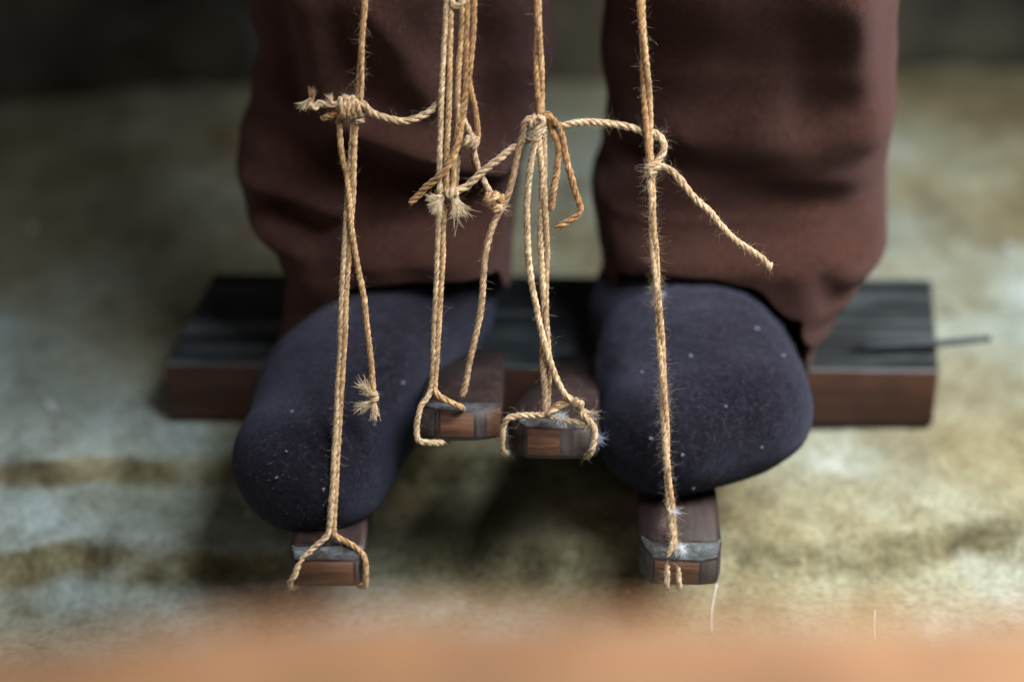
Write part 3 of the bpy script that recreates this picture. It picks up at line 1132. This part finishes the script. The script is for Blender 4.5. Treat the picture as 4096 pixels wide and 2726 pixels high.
# ------------------------------------------------------------------ small loose things
def hanging_thread(pts, r, label):
    P = resample(pts, 0.002)
    P = [p + Vector((noise.noise(Vector((i * .2, 1, 2))) * .0006, 0, 0)) for i, p in enumerate(P)]
    o = new_obj('loose_thread', tube_mesh('loose_thread', P, r, 5), M_LINT)
    tag(o, label, 'thread', 'pale loose threads near the ground')


hanging_thread([at_y(2868, 2335, 0.004), at_y(2856, 2400, 0.0), at_y(2846, 2460, -0.004), at_y(2848, 2530, -0.008)], 0.00022,
               'pale loose thread dangling from the right corner of the rightmost treadle')
hanging_thread([at_y(3500, 2440, -0.01), at_y(3499, 2500, -0.014), at_y(3499, 2560, -0.02)], 0.0002,
               'short pale thread standing alone at bottom right of the ground')

# specks of lint on socks and ground
rng = random.Random(4)


def lint_speck(p, size):
    V, F = [], []
    for _ in range(46):
        d = Vector((rng.uniform(-1, 1), rng.uniform(-1, 1), rng.uniform(-.3, 1))).normalized()
        hair(V, F, Vector(p), d, size * rng.uniform(.5, 1.2), Vector((rng.uniform(-1, 1), rng.uniform(-1, 1), rng.uniform(-1, 1))) * 1.6, size * .05, 4)
    return V, F


def join_lint(specks, label):
    V, F = [], []
    for p, s in specks:
        v, f = lint_speck(p, s)
        k = len(V)
        V += v
        F += [tuple(i + k for i in q) for q in f]
    o = new_obj('lint', mesh_from('lint', V, F), M_LINT)
    tag(o, label, 'lint', kind='stuff')


gl = []
for px, py, s in ((992, 2062, .0022), (1042, 2140, .0018), (200, 1618, .0040), (215, 1640, .003), (330, 1580, .0018), (2510, 2368, .0016), (3820, 2236, .0014), (3500, 2320, .001),
                  (3300, 2345, .001), (3100, 2300, .001), (130, 915, .004), (4040, 1000, .005), (420, 1150, .002)):
    p = at_z(px, py, 0.0)
    p = at_z(px, py, ground_z(p.x, p.y) + .001)
    gl.append((p, s))
join_lint(gl, 'white specks of lint scattered over the stone ground')


def on_sock(px, py):
    best = None
    d = ray(px, py).normalized()
    for o in SOCKS:
        for v in o.data.vertices:
            r = v.co - CAM
            t = r.dot(d)
            e = (r - d * t).length
            if e < 0.0022 and (best is None or t < best[0]):
                best = (t, v.co.copy(), o)
    return best


for px, py, sz in ((2750, 1409, .0013), (3041, 1302, .0016), (3142, 1405, .0013), (1630, 1535, .0013), (1098, 1895, .0009), (2740, 1838, .0012), (2780, 1960, .001),
                   (2590, 1740, .0013), (1300, 1960, .001), (1180, 1640, .0011), (2920, 1620, .001), (2560, 1480, .0009), (1520, 1700, .0009), (1150, 1800, .0008), (3050, 1800, .0008)):
    b = on_sock(px, py)
    if b:
        v, f = lint_speck(b[1] - ray(px, py).normalized() * 0.0006, sz)
        q = new_obj('lint', mesh_from('lint', v, f), M_SLINT, figure)
        q.parent = b[2]
        q.matrix_parent_inverse = Matrix.Identity(4)
        q['kind'] = 'stuff'


# ------------------------------------------------------------------ out-of-focus rail right before the lens
def build_rail():
    """round-edged pale wooden rail crossing the bottom of the view, near the lens"""
    dist = 0.36
    V, F = [], []
    n, sides = 60, 24
    xs = [-0.32 + 0.64 * i / (n - 1) for i in range(n)]
    c0 = CAM + (AX + UP * (-(2490 - 1363) / FPX)) * dist
    for i, x in enumerate(xs):
        drop = 0.009 * sstep(-0.02, -0.10, x) + 0.0008 * math.sin(x * 30)
        for k in range(sides):
            a = 2 * PI * k / sides
            ca, sa = math.cos(a), math.sin(a)
            y = math.copysign(abs(ca) ** .55, ca) * 0.022
            z = math.copysign(abs(sa) ** .55, sa) * 0.016
            V.append(Vector((x, c0.y - 0.012 + y, c0.z - 0.016 - drop + z)))
    for i in range(n - 1):
        for k in range(sides):
            k2 = (k + 1) % sides
            F.append((i * sides + k, i * sides + k2, (i + 1) * sides + k2, (i + 1) * sides + k))
    F.append(tuple(range(sides - 1, -1, -1)))
    F.append(tuple((n - 1) * sides + k for k in range(sides)))
    o = new_obj('wooden_rail', mesh_from('wooden_rail', V, F), M_RAIL)
    tag(o, 'pale orange wooden rail, wholly blurred, across the bottom of the picture', 'rail')


build_rail()

# pale bent twigs lying at the foot of the wall, far out of focus
for pts, r, lab in (([(420, 190), (520, 110), (640, 60), (760, 40)], .004, 'blurred grey twig arching at top left before the dark wall'),
                    ([(860, 20), (960, 60), (1010, 130), (1020, 230), (985, 330)], .006, 'blurred pale bent twig beside the left trouser leg')):
    P = resample([at_y(px, py, 0.50) for px, py in pts], 0.008)
    tw = new_obj('bent_twig', tube_mesh('bent_twig', P, [r * (1 - .5 * i / len(P)) for i in range(len(P))], 8), M_TWIG)
    tag(tw, lab, 'twig', 'blurred twigs at the back')
